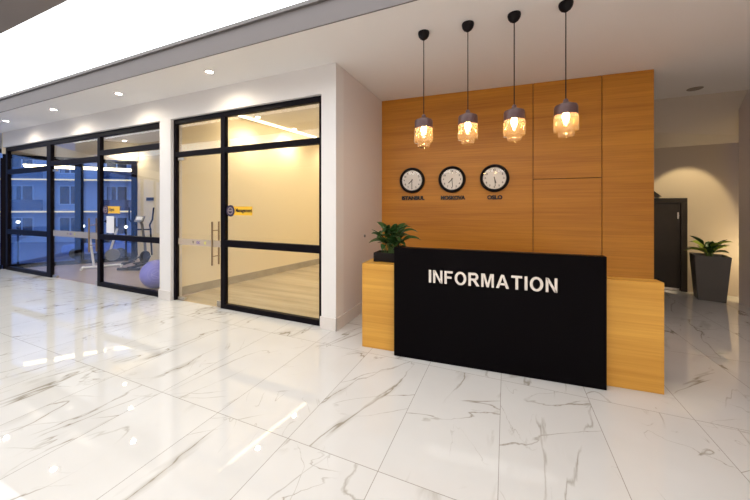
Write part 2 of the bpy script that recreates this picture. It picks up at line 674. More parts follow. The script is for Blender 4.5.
# gym and management room walls
b = bm_()
box(b, fx(5.6), -5.45, 5.6, 5.75, 0, ZC - .001)
struct('wall_gym', b, M_gymwall)
b = bm_()
prism(b, [(-5.42, YW + .2), (-5.36, YW + .2), (-4.62, 8.0), (-4.8, 8.0), (-5.45, 5.75), (-5.45, YW + .2)], 0, ZC - .001)
struct('wall_partition', b, M_cream)
b = bm_()
prism(b, [(-5.36, YW + .21), (-5.345, YW + .21), (-4.605, 8.0), (-4.62, 8.0)], 0, .15)
struct('baseboard_partition', b, M_beigebase)
b = bm_()
box(b, -4.8, -2.1, 8.0, 8.15, 0, ZC - .001)
struct('wall_management', b, M_cream)
b = bm_()
box(b, -2.16, -2.1, YW + .2, 8.0, 0, ZC - .001)
struct('wall_inner', b, M_cream)

# ------------------------------------------------------------------ glazing of the front wall
def bars(root, rects, name='frame', y0=YG, y1=YG + .065):
    bb = bm_()
    for (xa, xb, za, zb) in rects:
        box(bb, xa, xb, y0, y1, za, zb)
    return obj(name, bb, M_frame, root, bevel=.004)

def pane(root, xa, xb, za, zb, mat=None, name='glass_pane', y=YG + .04, th=.012):
    bb = bm_()
    box(bb, xa, xb, y, y + th, za, zb)
    return obj(name, bb, mat or M_glass, root)

def fittings(root, xh, xa, xb, y=YG + .04, hinge=None):
    """long pull handle and patch fittings of a frameless glass door"""
    for yy in (y - .055, y + .067):
        bb = bm_()
        tube(bb, [(xh, yy, .66), (xh, yy, 1.35)], .014, 12)
        for zz in (.80, 1.21):
            tube(bb, [(xh, yy, zz), (xh, y + .006, zz)], .008, 8)
        obj('pull_handle', bb, M_bronze, root, smooth=True)
    for (x0_, x1_, z0_, z1_) in ((xa + .005, xa + .17, .012, .055), (xb - .10, xb - .01, .012, .10), (xa + .005, xa + .16, 2.375, 2.418)):
        bb = bm_()
        box(bb, x0_, x1_, y - .016, y + .028, z0_, z1_)
        obj('patch_fitting', bb, M_steel, root, bevel=.003)

def film(root, xa, xb, za, zb, y=YG + .04):
    bb = bm_()
    box(bb, xa, xb, y - .0025, y - .0005, za, zb)
    f = obj('frosted_strip', bb, M_frost, root)
    return f

# management
w1 = sroot('window_1')
bars(w1, [(-5.215, -2.22, 2.99, 3.07), (-5.215, -5.16, 0, 2.99), (-2.29, -2.22, 0, 2.99), (-4.105, -4.015, 0, 2.99),
          (-5.16, -4.105, 2.43, 2.515), (-4.015, -2.29, 2.43, 2.515), (-4.015, -2.29, .965, 1.07), (-4.015, -2.29, 0, .075)])
pane(w1, -5.16, -4.105, 2.515, 2.99)
pane(w1, -4.015, -2.29, 2.515, 2.99)
pane(w1, -4.015, -2.29, 1.07, 2.43)
pane(w1, -4.015, -2.29, .075, .965)
d1 = sroot('door_1')
pane(d1, -5.145, -4.115, .012, 2.418, name='glass_leaf')
fittings(d1, -4.27, -5.145, -4.115)
fl = film(d1, -5.145, -4.115, .945, 1.05)
def door_logo(fl, x):
    for txt, dx, mat in (('v', 0, M_num), ('oc', .10, M_purple), ('o', .28, M_lime)):
        bb = text_bm(txt, height=.045, ext=.001, bold=.03)
        move(bb, x + dx, YG + .0375, .975)
        obj('printed_mark', bb, mat, fl)
door_logo(fl, -4.80)

# gym
w2 = sroot('window_2')
bars(w2, [(-11.6, -5.50, 2.975, 3.07), (-11.6, -11.5, 0, 2.975), (-9.54, -9.36, 0, 2.975), (-7.52, -7.42, 0, 2.975),
          (-5.55, -5.50, 0, 2.975), (-11.5, -9.54, 2.40, 2.51), (-9.36, -7.52, 2.49, 2.60), (-7.42, -5.55, 2.61, 2.705),
          (-11.5, -9.54, .90, 1.02), (-11.5, -9.54, 0, .085), (-7.42, -5.55, .94, 1.04), (-7.42, -5.55, 0, .085)])
for (xa, xb, za, zb) in ((-11.5, -9.54, 2.51, 2.975), (-9.36, -7.52, 2.60, 2.975), (-7.42, -5.55, 2.705, 2.975),
                         (-11.5, -9.54, 1.02, 2.40), (-11.5, -9.54, .085, .90), (-7.42, -5.55, 1.04, 2.61), (-7.42, -5.55, .085, .94)):
    pane(w2, xa, xb, za, zb)
d2 = sroot('door_2')
pane(d2, -9.345, -7.535,   .012, 2.48, name='glass_leaf')
fittings(d2, -7.78, -9.345, -7.535)
fl = film(d2, -9.345, -7.535, .93, 1.06)
door_logo(fl, -8.75)

# outer facade (oblique), gym part and lobby part
w3 = sroot('window_3', (-11.75, 3.5, 0), math.atan2(1, .805))
def fbars(root, rects):
    bb = bm_()
    for (xa, xb, za, zb) in rects:
        box(bb, xa, xb, -.05, .05, za, zb)
    return obj('frame', bb, M_frame, root, bevel=.004)
LF = math.hypot(2.1, 1.69)
fbars(w3, [(-.02, LF, 2.82, 2.92), (-.02, LF, 0, .10), (-.06, .06, .1, 2.82), (1.34, 1.50, .1, 2.82), (LF - .12, LF + .02, .1, 2.82)])
for xa, xb in ((.06, 1.34), (1.50, LF - .12)):
    bb = bm_()
    box(bb, xa, xb, -.006, .006, .1, 2.82)
    obj('glass_pane', bb, M_glass_out, w3)
bb = bm_()
box(bb, -.02, LF + .05, -.08, .1, 2.92, ZC - .001)
tag(obj('lintel', bb, M_gymwall, w3))
w4 = sroot('window_4', (-11.75, 3.5, 0), math.atan2(1, .805))
xs = [-.06 - 1.5 * i for i in range(8)]
fbars(w4, [(xs[-1], -.06, 2.95, 3.05), (xs[-1], -.06, 0, .10)] + [(x - .05, x + .05, .1, 2.95) for x in xs[1:]])
for i in range(7):
    bb = bm_()
    box(bb, xs[i + 1] + .05, xs[i] - (.05 if i else 0), -.006, .006, .1, 2.95)
    obj('glass_pane', bb, M_glass_out, w4)
bb = bm_()
box(bb, xs[-1], -.06, -.08, .1, 3.05, ZC - .001)
obj('lintel', bb, M_white, w4)

# door in the back corridor
rb = -math.atan(.12)
d3 = sroot('door_3', (2.06, ybk(2.06), 0), rb)
b = bm_()
box(b, 0, 1.06, -.06, -.002, 1.66, 1.75)
box(b, .97, 1.06, -.06, -.002, 0, 1.66)
box(b, 0, .09, -.06, -.002, 0, 1.66)
obj('frame', b, M_doord, d3, bevel=.004)
b = bm_()
box(b, .09, .97, -.035, -.003, .01, 1.66)
obj('leaf', b, M_doord, d3, bevel=.003)
b = bm_()
box(b, .925, .945, -.045, -.034, 1.36, 1.48)
tube(b, [(.935, -.045, 1.42), (.935, -.075, 1.42)], .008)
obj('latch_plate', b, M_steel, d3)
b = bm_()
box(b, .12, .95, -.042, -.034, .01, .05)
obj('kick_plate', b, M_steel, d3)

# ------------------------------------------------------------------ downlights
def downlight(label, loc, on=True, r=.055, group=None, w=SPOT_W, angle=100, col=(1, .86, .66)):
    t = thing('ceiling_downlight', label, 'downlight', loc, 0, group)
    bb = bm_()
    lathe(bb, [(r * .72, .004), (r * .75, -.004), (r * 1.15, -.008), (r * 1.3, 0), (r * 1.3, .003)], seg=24, cap=False)
    obj('trim_ring', bb, M_white if on else M_lens_off, t, smooth=True)
    bb = bm_()
    lathe(bb, [(r * .74, -.002), (r * .74, .003)], seg=24)
    obj('lens', bb, M_lens_on if on else M_lens_off, t)
    if on and w:
        spot('downlight_lamp', (loc[0], loc[1], loc[2] - .02), w, col, angle, .9)
    return t
G = 'downlights along the glass front'
WIDE = 165
for x, lab in ((-3.735, 'round lit downlight in the lobby ceiling, in front of the management door'),
               (-5.83, 'round lit downlight in the lobby ceiling, in front of the pilaster between the glazed rooms'),
               (-7.93, 'round lit downlight in the lobby ceiling, in front of the gym door'),
               (-9.95, 'round lit downlight in the lobby ceiling, farthest from the information desk')):
    downlight(lab, (x, 2.98, ZC - .001), group=G, angle=WIDE)
for x, y, lab in ((-7.3, 4.0, 'lit downlight in the gym ceiling just behind the glass door'),
                  (-8.57, 4.64, 'lit downlight in the gym ceiling above the middle of the room'),
                  (-9.9, 5.2, 'lit downlight in the gym ceiling near the outer glazing')):
    downlight(lab, (x, y, ZC - .001), group='gym downlights', w=GYM_W, angle=140, col=(1, .88, .68))
for x, y, lab in ((-4.72, 4.9, 'lit downlight in the management room ceiling, close behind the glass'),
                  (-4.65, 6.0, 'lit downlight beside the light strip in the management room'),
                  (-3.0, 6.4, 'lit downlight in the management room ceiling, halfway to its rear wall'),
                  (-4.3, 7.5, 'lit downlight in the management room ceiling, deepest in the room')):
    downlight(lab, (x, y, ZC - .001), group='management room downlights', w=MGMT_W, angle=150, col=(1, .84, .56))
downlight('round unlit downlight in the corridor ceiling beside the wood wall', (2.73, 6.4, ZC - .001), on=False, r=.075)
# on the sloped part of the corridor ceiling
def slope_z(x, y):
    return ZC - (y - 6.78) / (ybk(x) - 6.78) * (ZC - 2.72)
t = downlight('round unlit downlight on the sloping corridor ceiling above the planter', (3.29, 7.08, slope_z(3.29, 7.08) - .004), on=False, r=.075)
t.rotation_euler = (-math.atan((ZC - 2.72) / .84), 0, 0)
t = thing('ceiling_sensor', 'tiny dark sensor dot on the sloping corridor ceiling', 'sensor', (2.79, 7.26, slope_z(2.79, 7.26) - .004))
t.rotation_euler = (-math.atan((ZC - 2.72) / .84), 0, 0)
b = bm_()
lathe(b, [(.008, -.012), (.022, -.008), (.028, .006)], seg=16)
obj('housing', b, M_lens_off, t, smooth=True)

# LED strips
b = bm_()
d = Vector((.30, 2.37, 0))
wall_seg(b, (-4.97, 4.2), (-4.64, 6.9), .06, ZC - .025, ZC - .001)
tag(obj('led_strip', b, M_led), 'long glowing light strip across the management room ceiling', 'light strip')

# corridor lamp light (warm, from the passage behind the right wall)
point('corridor_lamp', (4.0, 6.95, .8), 22, (1, .80, .45), .08)
spot('corridor_wall_lamp', (3.08, 6.5, 3.0), 110, (1, .80, .46), 46, .3, (3.06, 7.58, 1.5))

# ------------------------------------------------------------------ reception desk
DA = math.atan(.07)
desk = thing('reception_desk', 'reception desk with a tall black front panel lettered INFORMATION and wood wings in a brightly lit tone', 'desk', (-1.10, 3.098, 0), DA)
b = bm_()
box(b, 0, 1.91, 0, .085, 0.002, 1.16)
fp = obj('front_panel', b, M_black, desk, bevel=.003)
b = bm_()
box(b, -.40, 2.347, .088, .215, 0.002, .95)
obj('wood_wing', b, M_wood_lit, desk, bevel=.003)
b = bm_()
box(b, -.40, .12, .218, .62, 0.002, .948)
obj('side_counter', b, M_wood_lit, desk, bevel=.003)
b = bm_()
box(b, .13, 2.31, .218, .80, .70, .74)
obj('worktop', b, M_blackm, desk, bevel=.003)
b = bm_()
box(b, 2.27, 2.31, .218, .80, .002, .70)
obj('support_panel', b, M_blackm, desk)
def glyph(ch):
    """bold grotesque capital of height 1: list of outline polygons, and its width"""
    t = .205
    if ch == 'I':
        return [[(0, 0), (t, 0), (t, 1), (0, 1)]], t
    if ch == 'N':
        w = .80
        return [[(0, 0), (.19, 0), (.19, 1), (0, 1)], [(w - .19, 0), (w, 0), (w, 1), (w - .19, 1)],
                [(.0, 1), (w - .2, 0), (w, 0), (.2, 1)]], w
    if ch == 'F':
        w = .69
        return [[(0, 0), (t, 0), (t, 1), (0, 1)], [(t, .83), (w, .83), (w, 1), (t, 1)], [(t, .42), (w - .09, .42), (w - .09, .59), (t, .59)]], w
    if ch == 'T':
        w = .80
        return [[(0, .83), (w, .83), (w, 1), (0, 1)], [(w / 2 - t / 2, 0), (w / 2 + t / 2, 0), (w / 2 + t / 2, .83), (w / 2 - t / 2, .83)]], w
    if ch == 'A':
        w = .98
        return [[(0, 0), (.22, 0), (w / 2 + .0, .80), (w / 2, 1), (w / 2 - .11, 1)], [(w, 0), (w / 2 + .11, 1), (w / 2, 1), (w / 2, .80), (w - .22, 0)],
                [(.25, .23), (w - .25, .23), (w - .31, .39), (.31, .39)]], w
    if ch == 'M':
        w = .97
        return [[(0, 0), (.18, 0), (.18, 1), (0, 1)], [(w - .18, 0), (w, 0), (w, 1), (w - .18, 1)],
                [(.18, 1), (.18, .80), (w / 2 - .09, 0), (w / 2, 0), (w / 2, .30), (.28, 1)], [(w - .18, 1), (w - .28, 1), (w / 2, .30), (w / 2, 0), (w / 2 + .09, 0), (w - .18, .80)]], w
    if ch == 'O':
        w, n, out = .95, 36, []
        for k in range(n):
            a0, a1 = 2 * PI * k / n, 2 * PI * (k + 1) / n
            out.append([(w / 2 + rx * math.cos(a), .5 + rz * math.sin(a)) for rx, rz, a in ((w / 2, .515, a0), (w / 2, .515, a1), (w / 2 - .21, .345, a1), (w / 2 - .21, .345, a0))])
        return out, w
    if ch == 'R':
        w, n = .86, 14
        out = [[(0, 0), (t, 0), (t, 1), (0, 1)], [(t, .83), (.48, .83), (.48, 1), (t, 1)], [(t, .41), (.48, .41), (.48, .57), (t, .57)],
               [(.36, .41), (.64, 0), (w + .03, 0), (.60, .43)]]
        for k in range(n):
            a0, a1 = -PI / 2 + PI * k / n, -PI / 2 + PI * (k + 1) / n
            out.append([(.48 + rx * math.cos(a), .705 + rz * math.sin(a)) for rx, rz, a in ((.32, .295, a0), (.32, .295, a1), (.115, .13, a1), (.115, .13, a0))])
        return out, w
word, gap = 'INFORMATION', .165
tot = sum(glyph(c)[1] for c in word) + gap * (len(word) - 1)
LH = .130
kx, cur = 1.157 / tot, .374
for c in word:
    polys, w = glyph(c)
    nb = bm_()
    for pl_ in polys:
        f0 = [nb.verts.new((cur + x * kx, -.013, .816 + z * LH)) for x, z in pl_]
        f1 = [nb.verts.new((cur + x * kx, -.0005, .816 + z * LH)) for x, z in pl_]
        nb.faces.new(f0)
        nb.faces.new(list(reversed(f1)))
        for i in range(len(pl_)):
            j = (i + 1) % len(pl_)
            nb.faces.new((f0[i], f1[i], f1[j], f0[j]))
    obj('letter', nb, M_chrome, fp)
    cur += (w + gap) * kx

# planter box on the side counter
def leaf(bm, base, az, L, w, rise, droop, twist=0, n=7):
    """a pointed blade: rises from base, arches and droops"""
    d = Vector((math.cos(az), math.sin(az), 0))
    side0 = Vector((-d.y, d.x, 0))
    rows = []
    for i in range(n + 1):
        s = i / n
        ang = rise - droop * s
        if i == 0:
            p = Vector(base)
        else:
            p = p + (d * math.cos(ang) + Vector((0, 0, 1)) * math.sin(ang)) * (L / n)
        hw = w * .5 * (math.sin(PI * min(1, s * .92 + .06)) ** .8) if s < 1 else .001
        if s < .15:
            hw = w * .06 + hw * .3
        nrm = Vector((0, 0, 1)) * math.cos(ang) - d * math.sin(ang)
        side = (side0 * math.cos(twist) + nrm * math.sin(twist))
        rows.append((bm.verts.new(p - side * hw + nrm * hw * .35), bm.verts.new(p), bm.verts.new(p + side * hw + nrm * hw * .35)))
    for i in range(n):
        a, c = rows[i], rows[i + 1]
        bm.faces.new((a[0], a[1], c[1], c[0]))
        bm.faces.new((a[1], a[2], c[2], c[1]))

def solidify(o, t=.002):
    m = o.modifiers.new('thick', 'SOLIDIFY')
    m.thickness = t
    return o

pl = thing('potted_plant', 'leafy green plant in a black trough on the left end of the reception desk', 'plant', (-1.10, 3.098, .948), DA)
b = bm_()
px0, px1, py0, py1 = -.315, .05, .235, .46
box(b, px0, px1, py0, py0 + .02, .002, .105)
box(b, px0, px1, py1 - .02, py1, .002, .105)
box(b, px0, px0 + .02, py0 + .02, py1 - .02, .002, .105)
box(b, px1 - .02, px1, py0 + .02, py1 - .02, .002, .105)
box(b, px0 + .02, px1 - .02, py0 + .02, py1 - .02, .002, .02)
obj('trough', b, M_blackm, pl, bevel=.003)
b = bm_()
box(b, px0 + .021, px1 - .021, py0 + .021, py1 - .021, .021, .085)
obj('soil', b, M_soil, pl)
b = bm_()
st = bm_()
rnd = random.Random(11)
for i in range(46):
    bx, by = -.14 + rnd.uniform(-.10, .10), .345 + rnd.uniform(-.05, .05)
    az = rnd.uniform(0, 2 * PI)
    hh = rnd.uniform(.03, .24)
    top = (bx + math.cos(az) * hh * .25, by + math.sin(az) * hh * .25, .085 + hh)
    tube(st, [(bx, by, .08), ((bx + top[0]) / 2, (by + top[1]) / 2, .08 + hh * .6), top], .003, 6)
    leaf(b, top, az, rnd.uniform(.17, .27), rnd.uniform(.06, .105), rnd.uniform(.5, 1.3), rnd.uniform(.6, 1.8), rnd.uniform(-.4, .4))
solidify(obj('foliage', b, M_leaf, pl, smooth=True), .0015)
obj('stems', st, M_stem, pl, smooth=True)

# tapered planter in the corridor
pt = thing('potted_plant', 'broad-leaved plant in a tall tapered dark planter by the back corridor wall', 'plant', (3.215, 7.10, 0), -.25)
b = bm_()
def tap(bm, w0, w1, z0, z1, flip=False):
    lo = [bm.verts.new((sx * w0, sy * w0, z0)) for sx, sy in ((-1, -1), (1, -1), (1, 1), (-1, 1))]
    hi = [bm.verts.new((sx * w1, sy * w1, z1)) for sx, sy in ((-1, -1), (1, -1), (1, 1), (-1, 1))]
    for i in range(4):
        bm.faces.new((lo[i], lo[(i + 1) % 4], hi[(i + 1) % 4], hi[i]))
    return lo, hi
lo, hi = tap(b, .165, .215, .002, .76)
b.faces.new(list(reversed(lo)))
lo2, hi2 = tap(b, .17, .195, .62, .76)
b.faces.new(lo2)
for i in range(4):
    b.faces.new((hi[i], hi[(i + 1) % 4], hi2[(i + 1) % 4], hi2[i]))
obj('planter', b, M_pot, pt, bevel=.004)
b = bm_()
box(b, -.175, .175, -.175, .175, .622, .70)
obj('soil', b, M_soil, pt)
b = bm_()
b2 = bm_()
st = bm_()
rnd = random.Random(5)
for i in range(26):
    az = i * 2.4 + rnd.uniform(-.3, .3)
    hh = rnd.uniform(.03, .20)
    top = (math.cos(az) * (.03 + hh * .2), math.sin(az) * (.03 + hh * .3), .72 + hh)
    tube(st, [(math.cos(az) * .02, math.sin(az) * .02, .69), top], .005, 6)
    leaf(b2 if i % 2 == 0 else b, top, az, rnd.uniform(.17, .28), rnd.uniform(.07, .11), rnd.uniform(.5, 1.4), rnd.uniform(.4, 1.2), rnd.uniform(-.4, .4))
solidify(obj('foliage', b, M_leaf, pt, smooth=True), .002)
solidify(tag(obj('foliage', b2, M_leaf_lit, pt, smooth=True), 'leaves coloured yellow-green as if lit'), .002)
obj('stems', st, M_stem, pt, smooth=True)

# wedge-shaped wall fixture above the dark door
t = thing('wall_fixture', 'small dark wedge-shaped fixture beside the wood wall edge, above the dark corridor door', 'wall fixture', (2.64, ybk(2.64), 1.78), rb)
b = bm_()
v = [b.verts.new(p) for p in ((-.12, -.003, 0), (.10, -.003, 0), (.10, -.14, .0), (-.12, -.14, 0), (-.12, -.003, .13), (-.03, -.003, .13), (-.03, -.12, .13), (-.12, -.12, .13))]
for f in ((0, 1, 2, 3), (4, 7, 6, 5), (0, 4, 5, 1), (1, 5, 6, 2), (2, 6, 7, 3), (3, 7, 4, 0)):
    b.faces.new([v[i] for i in f])
obj('housing', b, M_blackm, t, bevel=.004)

# small socket on the side wall
t = thing('wall_socket', 'tiny grey round socket on the white side wall behind the desk plant', 'socket', (-2.0, 4.28, 1.14))
b = bm_()
lathe(b, [(.022, 0), (.022, .012), (.012, .016), (.010, .010)], seg=20, mat=Matrix.Rotation(PI / 2, 4, 'Y'))
obj('face_plate', b, M_grey, t, smooth=True)

# ------------------------------------------------------------------ pendant lamps
def pendant(label, loc):
    t = thing('pendant_lamp', label, 'pendant lamp', loc, 0, 'glass pendant lamps over the desk')
    bb = bm_()
    lathe(bb, [(.058, 0), (.060, -.012), (.054, -.04), (.040, -.062), (.018, -.078), (.006, -.084)], seg=28)
    obj('canopy', bb, M_blackm, t, smooth=True)
    bb = bm_()
    tube(bb, [(0, 0, -.08), (0, 0, -.885)], .0048, 8)
    obj('cord', bb, M_blackm, t, smooth=True)
    bb = bm_()
    lathe(bb, [(.008, -.868), (.020, -.878), (.022, -.90), (.060, -.918), (.088, -.930), (.094, -.945), (.095, -1.02), (.091, -1.02), (.090, -.95), (.05, -.93), (.008, -.915)], seg=36, cap=False)
    obj('cap', bb, M_cap, t, smooth=True)
    bb = bm_()
    lathe(bb, [(.022, -.915), (.022, -.975), (.015, -.985)], seg=16)
    obj('socket', bb, M_socket, t, smooth=True)
    bb = bm_()
    lathe(bb, [(.094, -1.02), (.101, -1.04), (.103, -1.15), (.097, -1.168), (.068, -1.172), (.066, -1.205), (.060, -1.215), (.0, -1.216)], seg=36, cap=False)
    g = obj('glass_shade', bb, M_amber, t, smooth=True)
    bb = bm_()
    lathe(bb, [(.0, -1.075), (.016, -1.07), (.026, -1.05), (.029, -1.03), (.024, -1.005), (.014, -.985)], seg=20)
    obj('bulb', bb, M_bulb, t, smooth=True)
    return t
p0 = pendant('glass pendant lamp nearest the white side wall, above the left end of the desk', (-.80, 3.195, ZC - .001))
for loc, lab in (((-.352, 3.215, ZC - .001), 'second glass pendant lamp from the white side wall, above the MOSKOVA clock'),
                 ((.074, 3.23, ZC - .001), 'third glass pendant lamp from the white side wall, above and right of the OSLO clock'),
                 ((.50, 3.235, ZC - .001), 'glass pendant lamp farthest from the white side wall, over the desk\'s right half')):
    c = copy_tree(p0, loc=loc)
    c['label'] = lab

# ------------------------------------------------------------------ wall clocks and city names
def on_wall(u, z):
    return (-2.0 + u * math.cos(WA), 5.0 + u * math.sin(WA), z)

def clock(label, u, z, hour, minute):
    t = thing('wall_clock', label, 'clock', on_wall(u, z), WA, 'world clocks on the wood wall')
    t.scale = (1.07, 1.07, 1.07)
    R = Matrix.Rotation(PI / 2, 4, 'X')
    bb = bm_()
    lathe(bb, [(.0, .001), (.196, .001), (.200, .012), (.200, .045), (.192, .060), (.176, .064), (.160, .050), (.158, .034), (.0, .034)], seg=48, mat=R, cap=False)
    obj('rim', bb, M_blackm, t, smooth=True)
    bb = bm_()
    lathe(bb, [(.0, .035), (.157, .035), (.157, .037), (0, .037)], seg=48, mat=R, cap=False)
    dial = obj('dial', bb, M_dial, t)
    bb = bm_()
    for k in range(1, 13):
        nb = text_bm(str(k), height=.028, ext=.0012, bold=.02)
        xs = [v.co.x for v in nb.verts]
        w = max(xs)
        a = PI / 2 - k * PI / 6
        move(nb, .124 * math.cos(a) - w / 2, -.0372, .124 * math.sin(a) - .014)
        me = bpy.data.meshes.new('tmp')
        nb.to_mesh(me)
        nb.free()
        bb.from_mesh(me)
        bpy.data.meshes.remove(me)
    for k in range(60):
        a = k * PI / 30
        m = Matrix.Rotation(a, 4, 'Y')
        box(bb, -.001, .001, -.0384, -.0372, .146, .153, m)
    obj('numerals', bb, M_num, dial)
    for nm, ang, L, w, y in (('hour_hand', hour * PI / 6 + minute * PI / 360, .075, .006, -.041), ('minute_hand', minute * PI / 30, .115, .004, -.044)):
        bb = bm_()
        m = Matrix.Rotation(ang, 4, 'Y')
        box(bb, -w, w, y - .0015, y, -.02, L, m)
        obj(nm, bb, M_num, t)
    bb = bm_()
    lathe(bb, [(.158, .052), (.10, .055), (0, .056)], seg=48, mat=R, cap=False)
    obj('lens', bb, M_lens, t, smooth=True)
    return t
clock('round black wall clock above the ISTANBUL lettering', .545, 2.03, 7, 30)
clock('round black wall clock above the MOSKOVA lettering', 1.20, 2.03, 7, 29)
clock('round black wall clock above the OSLO lettering', 1.84, 2.03, 5, 29)
for txt, u, w in (('ISTANBUL', .56, .385), ('MOSKOVA', 1.215, .385), ('OSLO', 1.845, .22)):
    tb = text_bm(txt, width=w, height=.066, ext=.03, bold=.05)
    move(tb, -w / 2, -.001, -.033)
    o = obj('city_name_sign', tb, M_letter)
    o.location = on_wall(u, 1.735)
    o.rotation_euler = (0, 0, WA)
    tag(o, 'raised dark lettering %s on the wood wall below its clock' % txt, 'lettering', 'city names below the clocks')

# ------------------------------------------------------------------ door signs
def door_sign(txt, label, x, z, w, h, tw):
    y = YG + .04 - .001
    t = thing('door_sign', label, 'sign', (x, y, z), 0)
    bb = bm_()
    box(bb, .03, w, -.006, 0, -h / 2, h / 2)
    obj('plate', bb, M_yellow, t, bevel=.001)
    bb = bm_()
    R = Matrix.Rotation(PI / 2, 4, 'X')
    lathe(bb, [(0, .0), (h * .66, 0), (h * .66, .010), (0, .010)], seg=28, mat=R, cap=False)
    em = obj('emblem', bb, M_navy, t)
    bb = bm_()
    lathe(bb, [(h * .30, .0102), (h * .42, .0102), (h * .42, .0115), (h * .30, .0115), (h * .30, .0102)], seg=28, mat=R, cap=False)
    box(bb, -h * .28, h * .28, -.0115, -.0102, -h * .05, h * .12)
    obj('emblem_mark', bb, M_embl, em)
    bb = text_bm(txt, width=tw, height=h * .58, ext=.0015, bold=.03)
    move(bb, h * .66 + .02, -.0062, -h * .29)
    obj('lettering', bb, M_letter, t)
    return t
door_sign('Management', 'yellow Management sign with a dark round emblem on the glass', -3.93, 1.525, .44, .135, .33)
door_sign('Gym', 'yellow sign with a dark round emblem on the gym glass', -7.29, 1.525, .46, .14, .17)
b = bm_()
box(b, -7.27, -7.02, YG + .036, YG + .039, 1.07, 1.40)
tag(obj('notice_sheet', b, M_paper), 'blank white paper notice taped to the gym glass below the yellow sign', 'notice')

# ------------------------------------------------------------------ gym contents
b = bm_()
BC, BR = (-6.30, 3.86, .272), .272
sphere(b, (0, 0, 0), BR, seg=40)
o = obj('exercise_ball', b, M_ball, smooth=True)
o.location = BC
tag(o, 'violet inflatable exercise ball on the gym floor against the glass', 'exercise ball')
b = bm_()
ax = (Vector((0, 0, 1.3)) - Vector(BC)).normalized()
for rr in (.07, .078):
    pass
q = Vector((0, 0, 1)).rotation_difference(ax).to_matrix().to_4x4()
for ang0, ang1 in ((.30, .325), (.52, .54)):
    lathe(b, [(BR * 1.002 * math.sin(a), BR * 1.002 * math.cos(a)) for a in (ang0, (ang0 + ang1) / 2, ang1)], seg=40, mat=q, cap=False)
for k in range(3):
    a0, a1 = k * 2 * PI / 3, (k + 1) * 2 * PI / 3
    pts = []
    for s in range(7):
        p = Vector((math.cos(a0), math.sin(a0), 0)).lerp(Vector((math.cos(a1), math.sin(a1), 0)), s / 6) * .075
        pts.append(q @ (Vector((p.x, p.y, math.sqrt(BR * BR - p.x ** 2 - p.y ** 2)))))
    tube(b, pts, .004, 6)
obj('printed_mark', b, M_ball2, o, smooth=True)

el = thing('elliptical_trainer', 'black elliptical trainer with tall handles against the cream gym wall', 'exercise machine', (-8.78, 5.0, 0), .40)
b = bm_()
for y in (-.42, .42):
    tube(b, [(-.27, y, .035), (.27, y, .035)], .033, 10)
box(b, -.035, .035, -.42, .42, .035, .085)
obj('base_frame', b, M_blackm, el, smooth=True)
b = bm_()
lathe(b, [(0, -.05), (.13, -.05), (.15, -.035), (.15, .035), (.13, .05), (0, .05)], c=(0, 0, 0), seg=28, mat=Matrix.Translation((0, .12, .25)) @ Matrix.Rotation(PI / 2, 4, 'Y'), cap=False)
obj('flywheel_housing', b, M_blackm, el, smooth=True)
b = bm_()
tube(b, [(0, .15, .08), (0, .12, .6), (0, .02, 1.12), (0, -.04, 1.2)], .03, 10)
obj('mast', b, M_grey, el, smooth=True)
b = bm_()
box(b, -.11, .11, -.02, .025, -.085, .085, Matrix.Translation((0, -.06, 1.26)) @ Matrix.Rotation(-.5, 4, 'X'))
cs = obj('console', b, M_grey, el, bevel=.01)
b = bm_()
box(b, -.075, .075, -.0235, -.0205, -.03, .06, Matrix.Translation((0, -.06, 1.26)) @ Matrix.Rotation(-.5, 4, 'X'))
obj('screen', b, M_paper, cs)
b = bm_()
tube(b, [(-.22, .05, .98), (.22, .05, .98)], .018, 8)
obj('cross_bar', b, M_blackm, el, smooth=True)
for s in (-1, 1):
    b = bm_()
    tube(b, [(s * .20, .10, .30), (s * .20, .05, .98), (s * .20, .02, 1.10), (s * .30, -.02, 1.24), (s * .32, .0, 1.56)], .02, 10)
    obj('handle_arm', b, M_blackm, el, smooth=True)
    b = bm_()
    tube(b, [(s * .13, .15, .26), (s * .15, -.38, .14)], .018, 8)
    box(b, s * .15 - .06, s * .15 + .06, -.40, -.10, .15, .18)
    obj('pedal', b, M_blackm, el)

bk = thing('exercise_bike', 'pale upright exercise bike standing by the outer gym glazing', 'exercise machine', (-9.62, 4.55, 0), -.5)
b = bm_()
for y in (-.38, .38):
    tube(b, [(-.22, y, .03), (.22, y, .03)], .028, 10)
tube(b, [(0, -.38, .04), (0, .38, .04)], .03, 10)
obj('base_frame', b, M_bframe, bk, smooth=True)
b = bm_()
lathe(b, [(0, -.035), (.14, -.035), (.155, -.02), (.155, .02), (.14, .035), (0, .035)], seg=28, mat=Matrix.Translation((0, .2, .32)) @ Matrix.Rotation(PI / 2, 4, 'Y'), cap=False)
obj('flywheel_housing', b, M_grey, bk, smooth=True)
b = bm_()
tube(b, [(0, .16, .45), (0, .30, 1.02)], .026, 10)
tube(b, [(0, -.16, .05), (0, -.24, .80)], .026, 10)
obj('posts', b, M_bframe, bk, smooth=True)
b = bm_()
sphere(b, (0, -.25, .83), .12, 1, 1.2, .35, 16)
obj('saddle', b, M_blackm, bk, smooth=True)
b = bm_()
tube(b, [(-.22, .05, 1.22), (-.20, .25, 1.06), (0, .30, 1.02), (.20, .25, 1.06), (.22, .05, 1.22)], .018, 8)
obj('handlebar', b, M_blackm, bk, smooth=True)

t = thing('wall_switch_panel', 'dark horizontal switch panel on the cream gym wall above the elliptical trainer', 'switch', (-9.42, 5.598, 1.80))
b = bm_()
box(b, -.17, .17, -.014, 0, -.05, .05)
pn = obj('face_plate', b, M_grey, t, bevel=.004)
b = bm_()
for k in range(4):
    box(b, -.15 + k * .078, -.088 + k * .078, -.020, -.0142, -.035, .035)
obj('switches', b, M_blackm, pn)

